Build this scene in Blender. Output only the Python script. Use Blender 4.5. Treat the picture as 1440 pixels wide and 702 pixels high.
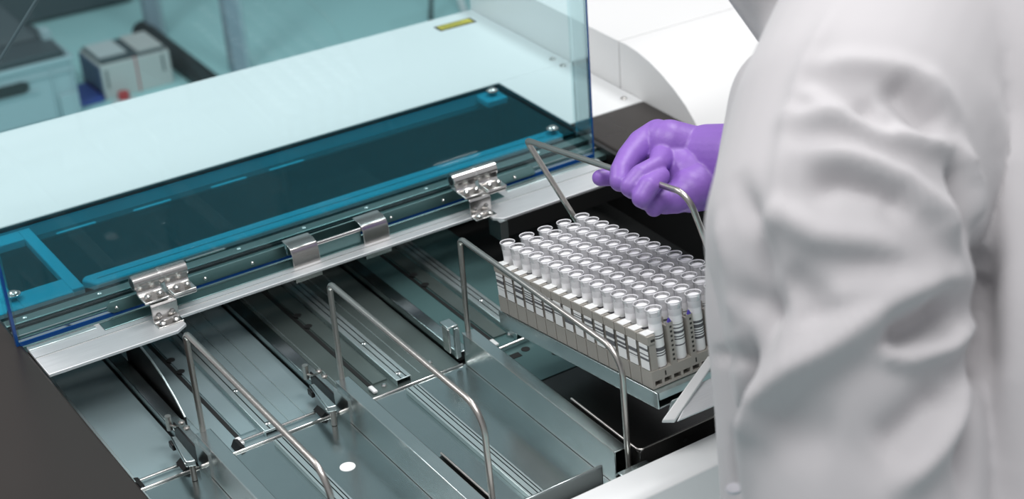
import bpy, bmesh, math, random
from mathutils import Vector, Matrix
import numpy as np
random.seed(4)
C = bpy.context.scene.collection
for o in list(bpy.data.objects): bpy.data.objects.remove(o)

# ---------------------------------------------------------------- camera
# world: X runs along the long steel ledge, Y away from the operator, Z up; z = 0 is the analyser's top. Metres.
cam_d = bpy.data.cameras.new('camera'); cam = bpy.data.objects.new('camera', cam_d); C.objects.link(cam)
cam_d.sensor_width = 36; cam_d.lens = 60.773; cam_d.shift_x = -0.2146; cam_d.clip_start = .05
cam.matrix_world = Matrix(((0.78198, 0.30210, -0.54520, 0), (-0.62328, 0.37164, -0.68805, 0), (-0.00525, 0.87785, 0.47891, .9), (0, 0, 0, 1)))
cam_d.dof.use_dof = True; cam_d.dof.focus_distance = 1.66; cam_d.dof.aperture_fstop = 6.0
bpy.context.scene.camera = cam

# ---------------------------------------------------------------- light
sc = bpy.context.scene
w = bpy.data.worlds.new('world'); sc.world = w; w.use_nodes = True
w.node_tree.nodes['Background'].inputs[0].default_value = (.93, .96, 1, 1)
w.node_tree.nodes['Background'].inputs[1].default_value = .45
def area(name, loc, target, sx, sy, power, col=(1, 1, 1)):
    l = bpy.data.lights.new(name, 'AREA'); l.shape = 'RECTANGLE'; l.size = sx; l.size_y = sy; l.energy = power; l.color = col
    o = bpy.data.objects.new(name, l); C.objects.link(o); o.location = loc
    o.rotation_euler = (Vector(target) - Vector(loc)).to_track_quat('-Z', 'Y').to_euler(); return o
area('ceiling_light_panel', (.4, .6, 2.1), (.6, .9, 0), 1.2, .6, 26)
area('ceiling_light_panel', (1.9, 1.7, 2.1), (1.3, 1.6, 0), 1.2, .6, 26)
area('ceiling_light_panel', (-.3, 2.6, 2.1), (.2, 2.4, 0), 1.2, .6, 26)
sc.view_settings.view_transform = 'Standard'; sc.view_settings.look = 'None'
sc.view_settings.exposure = 0; sc.view_settings.gamma = 1; sc.view_settings.use_curve_mapping = False

# ---------------------------------------------------------------- materials
def mat(name, col, rough=.5, metal=0, spec=.5, noise=0, nscale=30, bump=0, stretch=None, sheen=0, trans=0, coat=0, sss=0):
    m = bpy.data.materials.new(name); m.use_nodes = True; nt = m.node_tree; b = nt.nodes['Principled BSDF']
    b.inputs['Base Color'].default_value = (*col, 1); b.inputs['Roughness'].default_value = rough
    b.inputs['Metallic'].default_value = metal; b.inputs['Specular IOR Level'].default_value = spec
    b.inputs['Sheen Weight'].default_value = sheen; b.inputs['Transmission Weight'].default_value = trans
    b.inputs['Coat Weight'].default_value = coat
    if sss:
        b.inputs['Subsurface Weight'].default_value = sss; b.inputs['Subsurface Scale'].default_value = .004
    if noise or bump:
        tc = nt.nodes.new('ShaderNodeTexCoord'); mp = nt.nodes.new('ShaderNodeMapping'); nz = nt.nodes.new('ShaderNodeTexNoise')
        nt.links.new(tc.outputs['Object'], mp.inputs['Vector']); nt.links.new(mp.outputs[0], nz.inputs['Vector'])
        if stretch: mp.inputs['Scale'].default_value = stretch
        nz.inputs['Scale'].default_value = nscale; nz.inputs['Detail'].default_value = 4
        if noise:
            mx = nt.nodes.new('ShaderNodeMix'); mx.data_type = 'RGBA'
            mx.inputs['A'].default_value = (*[c * (1 - noise) for c in col], 1); mx.inputs['B'].default_value = (*[min(1, c * (1 + noise)) for c in col], 1)
            nt.links.new(nz.outputs['Fac'], mx.inputs['Factor']); nt.links.new(mx.outputs['Result'], b.inputs['Base Color'])
            mr = nt.nodes.new('ShaderNodeMapRange'); mr.inputs['To Min'].default_value = rough * .8; mr.inputs['To Max'].default_value = min(1, rough * 1.25)
            nt.links.new(nz.outputs['Fac'], mr.inputs['Value']); nt.links.new(mr.outputs[0], b.inputs['Roughness'])
        if bump:
            bp = nt.nodes.new('ShaderNodeBump'); bp.inputs['Strength'].default_value = bump; bp.inputs['Distance'].default_value = .001
            nt.links.new(nz.outputs['Fac'], bp.inputs['Height']); nt.links.new(bp.outputs[0], b.inputs['Normal'])
    return m
def acrylic(name, tint, gloss=.10, rough=.02, body=0, bodycol=(0, .1, .3)):
    m = bpy.data.materials.new(name); m.use_nodes = True; nt = m.node_tree; nt.nodes.clear()
    out = nt.nodes.new('ShaderNodeOutputMaterial'); tr = nt.nodes.new('ShaderNodeBsdfTransparent'); gl = nt.nodes.new('ShaderNodeBsdfGlossy')
    tr.inputs[0].default_value = (*tint, 1); gl.inputs['Roughness'].default_value = rough
    fr = nt.nodes.new('ShaderNodeFresnel'); fr.inputs[0].default_value = 1.4
    mu = nt.nodes.new('ShaderNodeMath'); mu.operation = 'MULTIPLY'; mu.inputs[1].default_value = gloss * 10
    mu.use_clamp = True
    nt.links.new(fr.outputs[0], mu.inputs[0]); mx = nt.nodes.new('ShaderNodeMixShader')
    last = tr.outputs[0]
    if body:
        df = nt.nodes.new('ShaderNodeBsdfDiffuse'); df.inputs[0].default_value = (*bodycol, 1)
        m2 = nt.nodes.new('ShaderNodeMixShader'); m2.inputs[0].default_value = body
        nt.links.new(last, m2.inputs[1]); nt.links.new(df.outputs[0], m2.inputs[2]); last = m2.outputs[0]
    nt.links.new(mu.outputs[0], mx.inputs[0]); nt.links.new(last, mx.inputs[1]); nt.links.new(gl.outputs[0], mx.inputs[2])
    nt.links.new(mx.outputs[0], out.inputs[0]); return m
def barcode(name, z0, z1, freq=520, base=(.88, .88, .87), ink=(.12, .12, .13), seed=0.0):
    m = mat(name, base, .5); nt = m.node_tree; b = nt.nodes['Principled BSDF']
    tc = nt.nodes.new('ShaderNodeTexCoord'); sp = nt.nodes.new('ShaderNodeSeparateXYZ'); nt.links.new(tc.outputs['Object'], sp.inputs[0])
    def mth(op, a, bb, c=None):
        n = nt.nodes.new('ShaderNodeMath'); n.operation = op
        for i, v in enumerate((a, bb)):
            if isinstance(v, (int, float)): n.inputs[i].default_value = v
            else: nt.links.new(v, n.inputs[i])
        return n.outputs[0]
    z = sp.outputs[2]
    oi = nt.nodes.new('ShaderNodeObjectInfo')
    cell = mth('FLOOR', mth('MULTIPLY', z, freq), 0); wn = nt.nodes.new('ShaderNodeTexWhiteNoise'); wn.noise_dimensions = '1D'
    nt.links.new(mth('ADD', cell, mth('MULTIPLY', oi.outputs['Random'], 50.0)), wn.inputs['W'])
    f = mth('MULTIPLY', mth('GREATER_THAN', wn.outputs['Value'], .56), mth('MULTIPLY', mth('GREATER_THAN', z, z0), mth('LESS_THAN', z, z1)))
    mx = nt.nodes.new('ShaderNodeMix'); mx.data_type = 'RGBA'; mx.inputs['A'].default_value = (*base, 1); mx.inputs['B'].default_value = (*ink, 1)
    nt.links.new(f, mx.inputs['Factor']); nt.links.new(mx.outputs['Result'], b.inputs['Base Color']); return m

M = dict(
 white=mat('white_enamel', (.76, .765, .765), .35),
 whitewarm=mat('white_moulding', (.74, .735, .73), .4),
 steel=mat('brushed_steel', (.80, .80, .81), .5, .75, noise=.12, nscale=60, stretch=(.4, 20, 20)),
 polished=mat('polished_steel', (.70, .69, .67), .16, 1),
 rod=mat('steel_rod', (.52, .49, .46), .30, 1),
 hinge=mat('hinge_steel', (.66, .64, .62), .2, 1),
 tray=mat('sheet_steel', (.50, .56, .56), .20, 1, noise=.16, nscale=9),
 ridge=mat('ridge_steel', (.58, .64, .64), .24, 1, noise=.08, nscale=14),
 deck=mat('deck_steel_dark_reflection', (.17, .215, .205), .24, .6, noise=.2, nscale=8),  # right lanes: dark reflection put into the steel's colour
 deckl=mat('deck_steel_bright_reflection', (.37, .48, .50), .22, .5, noise=.06, nscale=6),  # left lanes: same deck, bright teal reflection put into the colour
 deckt=mat('deck_teal_dark_reflection', (.10, .19, .19), .3, .3),  # last lane: dark reflection put into the teal colour
 rail=mat('guide_rail_steel', (.66, .76, .76), .32, .85),
 dark=mat('black_enamel', (.012, .012, .012), .35),
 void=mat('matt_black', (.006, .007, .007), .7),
 brown=mat('dark_brown_gloss_panel', (.036, .030, .027), .28, .3, noise=.15, nscale=4),
 pan=mat('black_pan_steel', (.022, .021, .020), .22, .4),
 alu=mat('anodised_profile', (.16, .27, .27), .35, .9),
 alud=mat('dark_profile', (.04, .05, .055), .35, .6),
 blade=mat('bright_edge', (.75, .74, .72), .18, 1),
 hood=acrylic('teal_acrylic', (.825, .935, .95), .08),
 hoodside=acrylic('teal_acrylic_flange', (.92, .965, .97), .05),
 hoodedge=acrylic('teal_acrylic_cut_edge', (.02, .16, .42), .14, .08, .55, (.015, .13, .48)),
 cover=acrylic('deep_teal_acrylic', (.38, .80, .88), .025, .03),
 coverbar=mat('pale_bar_enamel', (.62, .68, .70), .35, .0),
 clear=acrylic('clear_plastic', (.93, .97, .97), .12, .05),
 yellow=mat('yellow_sticker', (.68, .55, .08), .5), ink=mat('black_print', (.03, .03, .03), .6),
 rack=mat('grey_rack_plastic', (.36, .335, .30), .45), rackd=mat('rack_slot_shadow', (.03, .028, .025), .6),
 cap=mat('white_rack_cap', (.88, .88, .87), .4),
 tube=mat('milky_tube_plastic', (.93, .92, .935), .35, sss=.0),
 cup=acrylic('clear_tube_rim', (.985, .985, .985), .05, .10, .10, (.93, .93, .94)),
 inner=mat('pale_tube_inside', (.80, .79, .81), .4),
 blue=mat('violet_marker', (.09, .06, .42), .5),
 tlabel=barcode('tube_label_print', .027, .052, 820), rlabel=barcode('rack_label_print', .026, .041, 800),
 glove=mat('violet_nitrile', (.265, .130, .50), .42, 0, .5, bump=.25, nscale=220, noise=.05),
 coat=mat('white_cotton_drill', (.485, .465, .475), .85, sheen=.25, noise=.02, nscale=500, bump=.08),
 button=mat('white_button', (.6, .58, .62), .3),
 floor=mat('teal_vinyl_floor', (.50, .78, .78), .45, noise=.05, nscale=2),
 wall=mat('grey_green_wall', (.29, .33, .335), .6, noise=.05, nscale=2),
 crate=mat('grey_crate_plastic', (.46, .57, .60), .45), dgrey=mat('dark_grey_plastic', (.07, .09, .10), .5),
 carton=mat('white_carton', (.62, .60, .58), .6), navy=mat('navy_carton_side', (.07, .10, .19), .6),
 red=mat('red_plastic_cap', (.55, .03, .035), .4), blackish=mat('black_rubber', (.025, .03, .032), .6),
 column=mat('grey_column_paint', (.34, .40, .46), .5), bottle=mat('white_bottle_plastic', (.66, .68, .68), .4),
 hair=mat('dark_hair', (.05, .035, .025), .5), skin=mat('skin', (.60, .40, .30), .5), violetlid=mat('blue_tray_plastic', (.03, .06, .32), .4),
)

# ---------------------------------------------------------------- helpers
def tag(o, label=None, cat=None, group=None, kind=None):
    if label: o['label'] = label
    if cat: o['category'] = cat
    if group: o['group'] = group
    if kind: o['kind'] = kind
    return o
def thing(name, label, cat, loc=(0, 0, 0), rot=(0, 0, 0), group=None):
    o = bpy.data.objects.new(name, None); C.objects.link(o); o.location = loc; o.rotation_euler = rot; o.empty_display_size = .02
    return tag(o, label, cat, group)
def origin(o):
    p = Vector((0, 0, 0))
    while o: p += o.location; o = o.parent
    return p
class MB:
    def __init__(s): s.bm = bmesh.new()
    def face_box(s, p):
        v = [s.bm.verts.new(q) for q in p]
        for f in ((0, 3, 2, 1), (4, 5, 6, 7), (0, 1, 5, 4), (1, 2, 6, 5), (2, 3, 7, 6), (3, 0, 4, 7)): s.bm.faces.new([v[i] for i in f])
        return s
    def box(s, x0, x1, y0, y1, z0, z1):
        return s.face_box([(x0, y0, z0), (x1, y0, z0), (x1, y1, z0), (x0, y1, z0), (x0, y0, z1), (x1, y0, z1), (x1, y1, z1), (x0, y1, z1)])
    def prism(s, poly, axis, a, b):          # poly in the two other axes (cyclic order x,y,z without axis)
        def mk(p, t): return {'x': (t, p[0], p[1]), 'y': (p[0], t, p[1]), 'z': (p[0], p[1], t)}[axis]
        A = [s.bm.verts.new(mk(p, a)) for p in poly]; B = [s.bm.verts.new(mk(p, b)) for p in poly]; n = len(poly)
        s.bm.faces.new(A[::-1]); s.bm.faces.new(B)
        for i in range(n): s.bm.faces.new((A[i], A[(i + 1) % n], B[(i + 1) % n], B[i]))
        return s
    def sheet(s, path, axis, a, b, t):       # bent sheet metal: open path extruded, thickness t to its left
        n = len(path); off = []
        for i, p in enumerate(path):
            d0 = Vector(path[i]) - Vector(path[i - 1]) if i else Vector(path[1]) - Vector(path[0])
            d1 = Vector(path[i + 1]) - Vector(path[i]) if i < n - 1 else d0
            d0.normalize(); d1.normalize(); nn = Vector((-d0.y - d1.y, d0.x + d1.x)); nn.normalize()
            k = t / max(.3, nn.dot(Vector((-d0.y, d0.x)))); off.append((p[0] + nn.x * k, p[1] + nn.y * k))
        return s.prism(list(path) + off[::-1], axis, a, b)
    def cyl(s, a, b, r, n=16, r2=None):
        a = Vector(a); b = Vector(b); d = (b - a).normalized(); t = d.orthogonal().normalized(); u = d.cross(t); r2 = r if r2 is None else r2
        A = [s.bm.verts.new(a + (t * math.cos(2 * math.pi * i / n) + u * math.sin(2 * math.pi * i / n)) * r) for i in range(n)]
        B = [s.bm.verts.new(b + (t * math.cos(2 * math.pi * i / n) + u * math.sin(2 * math.pi * i / n)) * r2) for i in range(n)]
        s.bm.faces.new(A[::-1]); s.bm.faces.new(B)
        for i in range(n): s.bm.faces.new((A[i], A[(i + 1) % n], B[(i + 1) % n], B[i]))
        return s
    def tube(s, pts, r, n=14, bend=None):    # rod along a polyline with rounded bends
        P = [Vector(p) for p in pts]; Q = [P[0]]
        bend = bend or [0] * len(P)
        for i in range(1, len(P) - 1):
            br = bend[i]
            if br <= 0: Q.append(P[i]); continue
            d0 = (P[i - 1] - P[i]).normalized(); d1 = (P[i + 1] - P[i]).normalized()
            a = P[i] + d0 * br; b = P[i] + d1 * br
            for k in range(11):
                t = k / 10; c1 = a.lerp(P[i], .5523); c2 = b.lerp(P[i], .5523); Q.append(a * (1 - t) ** 3 + c1 * 3 * t * (1 - t) ** 2 + c2 * 3 * t * t * (1 - t) + b * t ** 3)
        Q.append(P[-1]); rings = []
        t0 = (Q[1] - Q[0]).normalized(); nrm = t0.orthogonal().normalized()
        for i, q in enumerate(Q):
            d = ((Q[i + 1] - q) if i < len(Q) - 1 else (q - Q[i - 1])).normalized()
            if 0 < i < len(Q) - 1: d = ((Q[i + 1] - q).normalized() + (q - Q[i - 1]).normalized()).normalized()
            nrm = (nrm - d * nrm.dot(d)).normalized(); u = d.cross(nrm)
            rings.append([s.bm.verts.new(q + (nrm * math.cos(2 * math.pi * k / n) + u * math.sin(2 * math.pi * k / n)) * r) for k in range(n)])
        for a, b in zip(rings, rings[1:]):
            for k in range(n): s.bm.faces.new((a[k], a[(k + 1) % n], b[(k + 1) % n], b[k]))
        s.bm.faces.new(rings[0][::-1]); s.bm.faces.new(rings[-1]); return s
    def lathe(s, prof, c=(0, 0, 0), n=16, caps=True):
        rings = [[s.bm.verts.new((c[0] + r * math.cos(2 * math.pi * k / n), c[1] + r * math.sin(2 * math.pi * k / n), c[2] + z)) for k in range(n)] for r, z in prof]
        for a, b in zip(rings, rings[1:]):
            for k in range(n): s.bm.faces.new((a[k], a[(k + 1) % n], b[(k + 1) % n], b[k]))
        if caps: s.bm.faces.new(rings[0][::-1]); s.bm.faces.new(rings[-1])
        return s
    def ball(s, c, r, sq=1, n=10):
        prof = [(max(1e-5, r * math.sin(math.pi * i / n)), -r * sq * math.cos(math.pi * i / n)) for i in range(n + 1)]
        return s.lathe(prof, c, 14)
    def capsule(s, a, b, ra, rb, n=20, caps=5):
        a = Vector(a); b = Vector(b); d = (b - a).normalized(); t = d.orthogonal().normalized(); u = d.cross(t); rings = []
        prof = [(-math.cos(math.pi / 2 * i / caps), math.sin(math.pi / 2 * i / caps)) for i in range(caps + 1)]
        rows = [(a + d * (x * ra), max(y * ra, ra * .02)) for x, y in prof] + [(b - d * (x * rb), max(y * rb, rb * .02)) for x, y in prof[::-1]]
        for c, r in rows: rings.append([s.bm.verts.new(c + (t * math.cos(2 * math.pi * k / n) + u * math.sin(2 * math.pi * k / n)) * r) for k in range(n)])
        for p, q in zip(rings, rings[1:]):
            for k in range(n): s.bm.faces.new((p[k], p[(k + 1) % n], q[(k + 1) % n], q[k]))
        s.bm.faces.new(rings[0][::-1]); s.bm.faces.new(rings[-1]); return s
    def build(s, name, m, parent=None, bevel=0, smooth=False, local=False, seg=2):
        off = Vector((0, 0, 0)) if (local or not parent) else origin(parent)
        if off.length: bmesh.ops.translate(s.bm, verts=s.bm.verts, vec=-off)
        bmesh.ops.recalc_face_normals(s.bm, faces=s.bm.faces)
        me = bpy.data.meshes.new(name); s.bm.to_mesh(me); s.bm.free(); me.materials.append(M[m] if isinstance(m, str) else m)
        o = bpy.data.objects.new(name, me); C.objects.link(o)
        if parent: o.parent = parent
        if smooth:
            for p in me.polygons: p.use_smooth = True
            me.set_sharp_from_angle(angle=math.radians(40))
        if bevel:
            bv = o.modifiers.new('bevel', 'BEVEL'); bv.width = bevel; bv.segments = seg; bv.limit_method = 'ANGLE'; bv.angle_limit = .6
            for p in me.polygons: p.use_smooth = True
            me.set_sharp_from_angle(angle=math.radians(30))
        return o
def copy_tree(o, parent=None):
    c = o.copy(); C.objects.link(c); c.parent = parent
    for ch in list(o.children): copy_tree(ch, c)
    return c
def screw(parent, x, y, z, r=.003, h=.002, m='polished', name='screw', up=(0, 0, 1)):
    up = Vector(up).normalized(); b = Vector((x, y, z)); s = MB()
    s.cyl(b, b + up * h * .6, r, 14); s.cyl(b + up * h * .6, b + up * h, r, 14, r * .62)
    return s.build(name, m, parent, smooth=True)

# ---------------------------------------------------------------- room
floor = MB().box(-2, 7, -1.5, 8, -1.0, -.9).build('floor', 'floor'); tag(floor, kind='structure')
wb = MB().box(-2, 7, 8, 8.1, -.9, 2.3).build('wall_back', 'wall'); tag(wb, kind='structure')
wr = MB().box(7, 7.1, -1.5, 8, -.9, 2.3).build('wall_right', 'wall'); tag(wr, kind='structure')

# ---------------------------------------------------------------- analyser housing
AN = thing('laboratory_analyser', 'large white laboratory analyser with an open steel sample bay and raised teal hood', 'analyser', (.72, 1.5, -.9))
B = lambda *a: MB().box(*a)
# white top around the recess: rear plate, right tongue, left wing, under the hood
tp = MB(); tp.box(-.35, 1.187, 1.85, 2.107, -.03, 0); tp.box(1.0735, 1.187, 1.68, 1.85, -.03, 0); tp.box(-.35, .30, 1.66, 1.85, -.03, 0)
tp.build('top_panel', 'white', AN, bevel=.0015)
B(-.35, 1.187, 1.70, 2.10, -.9, -.16).build('cabinet_body', 'white', AN)
B(-.35, 1.187, 2.09, 2.104, -.16, -.03).build('rear_panel', 'white', AN)
for x, y in ((1.172, 1.87), (1.170, 1.842), (1.170, 1.70)): screw(AN, x, y, 0, .0045, .0025, 'hinge')
st = B(1.107, 1.166, 2.058, 2.078, 0, .0006).build('warning_sticker', 'ink', AN)
B(1.1105, 1.1625, 2.0605, 2.0755, .0006, .0009).build('sticker_face', 'yellow', st)
for i in range(3): B(1.113, 1.160 - .006 * i, 2.0625 + .0042 * i, 2.0637 + .0042 * i, .0009, .0010).build('printed_line', 'ink', st)
# tall white housing with a rounded front, split by a joint
hs = MB().prism([(1.733, -.02), (2.112, -.02), (2.112, .066), (1.733, .066)], 'x', 1.1875, 2.3).build('rear_housing', 'whitewarm', AN, bevel=.001)
prof = [(1.7315, -.02), (1.7315, .066), (1.715, .0665), (1.69, .064), (1.665, .0585), (1.64, .050), (1.615, .0385), (1.59, .0235), (1.572, .0085), (1.560, -.006), (1.548, -.02)]
MB().prism(prof, 'x', 1.1875, 2.3).build('rounded_front_housing', 'whitewarm', AN, smooth=True, bevel=.0012)
B(1.1875, 2.3, 1.00, 2.112, -.9, -.02).build('side_cabinet', 'white', AN)
# dark side panels that flank the bay
B(1.0725, 1.187, 1.02, 1.679, -.19, 0).build('right_side_panel', 'brown', AN, bevel=.003)
B(-.30, .3560, 1.00, 1.66, -.19, .0).build('left_side_panel', 'brown', AN, bevel=.003)
# bay: deck, walls, front rim
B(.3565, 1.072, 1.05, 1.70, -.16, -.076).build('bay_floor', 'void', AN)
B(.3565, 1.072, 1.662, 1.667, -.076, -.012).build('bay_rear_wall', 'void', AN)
B(1.066, 1.072, 1.055, 1.662, -.076, -.002).build('bay_side_wall', 'dark', AN)
R_ = [.2955, .441, .586, .7305, .875]
RW = .0143
for i in range(4):
    x0 = R_[i] + RW + .003; x1 = R_[i + 1] - .002
    if i == 0: x0 = .357
    d = B(x0, x1, 1.30 if i == 3 else 1.372, 1.662, -.0755, -.0715).build('deck_plate', 'deckt' if i == 3 else ('deckl' if i < 2 else 'deck'), AN)  # one deck
    # raised strip left of the guide rail, added for reflected stripes, and dark slot beside it
    B(R_[i] + .052 if i else .38, R_[i] + .068, 1.40, 1.655, -.0715, -.0695).build('deck_reflection_strip', 'deckl' if i < 2 else 'deck', AN)
    B(R_[i] + .0465, R_[i] + .0505, 1.40, 1.655, -.0716, -.0708).build('slot', 'void', AN)
    if i: B(R_[i] + .044, R_[i] + .049, 1.383, 1.396, -.0708, -.0675).build('white_stop_pin', 'cap', AN, bevel=.001)
    rl = MB(); rx = R_[i] + .0715; rl.sheet([(rx, -.0715), (rx, -.0655), (rx + .0150, -.0655), (rx + .0150, -.0715)], 'y', 1.383, 1.655, .001)
    gr = rl.build('guide_rail', 'rail', AN, bevel=.0006)
    for q in (.0045, .0105): B(rx + q, rx + q + .0011, 1.384, 1.654, -.0655, -.0645).build('rail_bead', 'blade', gr)
    screw(gr, rx + .0075, 1.395, -.0655, .0030, .0018); screw(gr, rx + .0075, 1.47, -.0655, .0026, .0016)
    for (hx, hy) in ((.0535, 1.575), (.0525, 1.547)): MB().cyl((R_[i] + hx - .0, hy, -.0715), (R_[i] + hx, hy, -.0692), .0044, 18).build('round_hole', 'void', AN, smooth=True)
    if i in (1, 2):
        for q in (.0235, .1005, .118): B(R_[i] + q, R_[i] + q + .0008, 1.39, 1.655, -.0715, -.0708).build('seam_line', 'rail', AN)
    if i < 3:
        xa = R_[i + 1]
        B(xa, xa + RW, 1.385, 1.655, -.072, -.0615).build('lane_divider', 'ridge' if i == 0 else 'tray', AN, bevel=.001)
for (hx, hy) in ((.798, 1.361), (.8193, 1.3346)): MB().cyl((hx, hy, -.0716), (hx, hy, -.0711), .0048, 18).build('round_hole', 'void', AN, smooth=True)
B(.7775, .7885, 1.352, 1.361, -.0716, -.0711).build('square_hole', 'void', AN)
# bright cross rods on the deck
for a, b in ((.385, .4235), (.485, .5667)):
    MB().tube([(a, 1.387, -.068), (b, 1.387, -.068)], .0017).build('cross_rod', 'blade', AN, smooth=True)
    MB().sheet([(b, -.0665), (b + .004, -.0635), (b + .010, -.0715)], 'y', 1.372, 1.389, .0014).build('rod_clip', 'dark', AN)
    MB().sheet([(a - .006, -.0715), (a - .003, -.0655), (a, -.0665)], 'y', 1.372, 1.389, .0014).build('rod_clip', 'dark', AN)
MB().tube([(.7585, 1.372, -.067), (.8147, 1.374, -.067)], .0019).build('cross_rod', 'blade', AN, smooth=True)
screw(AN, .80, 1.395, -.0715, .0035, .004, 'blade'); screw(AN, .7045, 1.40, -.0715, .0028, .003, 'blade'); screw(AN, .646, 1.391, -.0715, .0028, .003, 'blade')
# black pans that receive each tray
for i in range(4):
    x0 = R_[i] + RW + (.0045 if i else .06)
    fl = B(x0, R_[i + 1] - .004, 1.084, 1.30, -.0755, -.0725).build('pan_floor', 'pan', AN)
    poly = [(1.084, -.074), (1.084, -.030), (1.100, -.0275), (1.186, -.0275), (1.196, -.031), (1.202, -.038), (1.204, -.05), (1.204, -.074)]
    MB().prism(poly, 'x', x0 - .002, x0).build('pan_side', 'pan', AN, bevel=.0006)
    if i in (1, 2): MB().tube([(x0 - .001, 1.196, -.0285), (x0 - .001, 1.0860, -.0280)], .0011).build('rolled_lip', 'rod', AN, smooth=True)
    if i == 3:
        MB().prism([(x0 - .002, -.0755), (R_[4] + .012, -.0755), (R_[4] + .012, -.0275), (x0 + .003, -.0275), (x0 - .002, -.031)], 'y', 1.082, 1.0845).build('pan_front', 'pan', AN, bevel=.0008)
        MB().tube([(x0 - .001, 1.196, -.0285), (x0 - .001, 1.0835, -.0285), (R_[4] + .012, 1.0835, -.0270)], .0012, bend=[0, .006, 0]).build('rolled_lip', 'rod', AN, smooth=True)
        MB().cyl((.80, 1.0815, -.038), (.80, 1.0825, -.038), .0022).build('rivet', 'void', AN)
# curved fins at the far end of the first lane
for i in (0, 1):
    x0 = R_[i + 1] + RW + .004
    if i == 0:
        poly = [(1.452, -.072), (1.452, -.062), (1.470, -.050), (1.495, -.038), (1.525, -.030), (1.56, -.026), (1.60, -.026), (1.60, -.072)]
        f = MB().prism(poly, 'x', x0 - .001, x0 + .001).build('curved_fin', 'dark', AN)
        MB().tube([(x0, y, z) for y, z in poly[1:7]], .0012).build('fin_edge', 'rail', f, smooth=True)
rim = MB(); rim.prism([(.985, -.9), (1.0555, -.9), (1.0555, -.024), (1.053, -.020), (1.024, -.020), (1.016, -.024), (.995, -.075), (.985, -.085)], 'x', .3565, 1.187)
rim.build('front_rim', 'white', AN, bevel=.001)
MB().sheet([(1.056, -.034), (1.072, -.034), (1.078, -.040)], 'x', .716, .748, .002).build('stop_tab', 'ridge', AN, bevel=.0008)
# steel ledge with a notch between the hinges
lg = MB(); poly = [(.357, 1.511), (.487, 1.511), (.499, 1.519), (.499, 1.537), (.862, 1.537), (.862, 1.521), (.872, 1.512), (1.040, 1.512), (1.040, 1.574), (.357, 1.574)]
lg.prism(poly, 'z', -.0035, 0); led = lg.build('steel_ledge', 'steel', AN, bevel=.0006)
B(.357, 1.04, 1.5475, 1.5485, 0, .0006).build('ledge_step', 'polished', led)
B(.430, .90, 1.5570, 1.5720, .0002, .0010).build('dark_reflection_strip', 'alu', led, bevel=.0008)  # dark reflection in the polished ledge edge, built as a coloured strip
B(.357, 1.04, 1.5726, 1.5740, .0002, .0012).build('bright_reflection_strip', 'blade', led)  # highlight line along the ledge edge, built as a bright strip
B(.357, .425, 1.5655, 1.5715, .0, .0012).build('bright_reflection_strip', 'rail', led, bevel=.0008)  # bright reflection at both ledge ends, built as pale strips
B(.91, 1.04, 1.5655, 1.5715, .0, .0012).build('bright_reflection_strip', 'rail', led, bevel=.0008)
MB().prism([(1.5115, -.0035), (1.5137, -.0035), (1.5137, -.024), (1.5115, -.024)], 'x', .8755, 1.04).build('ledge_flange', 'dark', led)
B(.8655, .8755, 1.5117, 1.537, -.028, -.0035).build('ledge_gusset', 'ridge', led)
# profiles behind the hood
pr_ = AN
B(.357, 1.072, 1.591, 1.607, -.016, -.008).build('profile_rail', 'alu', pr_, bevel=.001)
B(.357, 1.072, 1.6085, 1.6105, -.016, -.0045).build('bright_profile_lip', 'blade', pr_)
B(.357, 1.072, 1.612, 1.634, -.020, -.010).build('profile_channel', 'alu', pr_, bevel=.002)
B(.357, 1.072, 1.6345, 1.6365, -.020, -.008).build('dark_profile_lip', 'alud', pr_)
rs = B(.357, 1.072, 1.637, 1.651, -.020, -.006).build('riveted_strip', 'alu', pr_, bevel=.001)
for k in range(9):
    screw(rs, .378 + k * .078, 1.644, -.006, .0022, .0014, 'rail', 'rivet')
B(.50, .545, 1.6525, 1.6545, -.012, -.0045).build('bright_tab', 'blade', pr_); B(.555, .60, 1.6525, 1.6545, -.012, -.0045).build('bright_tab', 'blade', pr_)
B(.357, 1.072, 1.655, 1.6605, -.06, -.02).build('dark_gutter', 'void', pr_)
# recess under a deep teal acrylic cover
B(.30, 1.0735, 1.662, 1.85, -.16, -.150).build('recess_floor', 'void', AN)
B(.30, 1.0735, 1.846, 1.850, -.150, -.002).build('recess_rear_wall', 'alud', AN)
B(1.0700, 1.0735, 1.662, 1.846, -.150, -.002).build('recess_side_wall', 'alud', AN)
B(.30, 1.07, 1.8445, 1.8460, -.020, -.006).build('recess_rear_strip', 'coverbar', AN)
B(.30, 1.07, 1.832, 1.845, -.022, -.020).build('recess_rear_shelf', 'alu', AN)
for a in (.475, .565, .66, .735): B(a, a + .045, 1.829, 1.833, -.0195, -.0175).build('light_slot', 'white', AN, bevel=.0008)
B(.46, 1.06, 1.772, 1.78, -.10, -.092).build('inner_rail', 'alu', AN)
for k in range(6): B(.50 + k * .1, .508 + k * .1, 1.67, 1.84, -.13, -.12).build('inner_cross_rail', 'alud', AN)
bar = MB(); bar.prism([(.462, 1.667), (1.052, 1.667), (1.057, 1.672), (1.057, 1.688), (1.052, 1.693), (.458, 1.693), (.452, 1.686)], 'z', -.016, -.0065)
br = bar.build('cross_bar', 'coverbar', AN, bevel=.002)
B(.466, 1.035, 1.6785, 1.6792, -.0067, -.0062).build('bar_groove', 'dark', br)
fr = MB(); fr.box(.30, .385, 1.667, 1.842, -.016, -.0065); fr.box(.437, .450, 1.672, 1.842, -.016, -.0065); fr.box(.385, .437, 1.667, 1.702, -.016, -.0065); fr.box(.385, .437, 1.818, 1.842, -.016, -.0065)
fr.build('window_frame', 'coverbar', AN, bevel=.001)
B(1.035, 1.066, 1.815, 1.845, -.016, -.0065).build('corner_bracket', 'coverbar', AN, bevel=.002)
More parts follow.
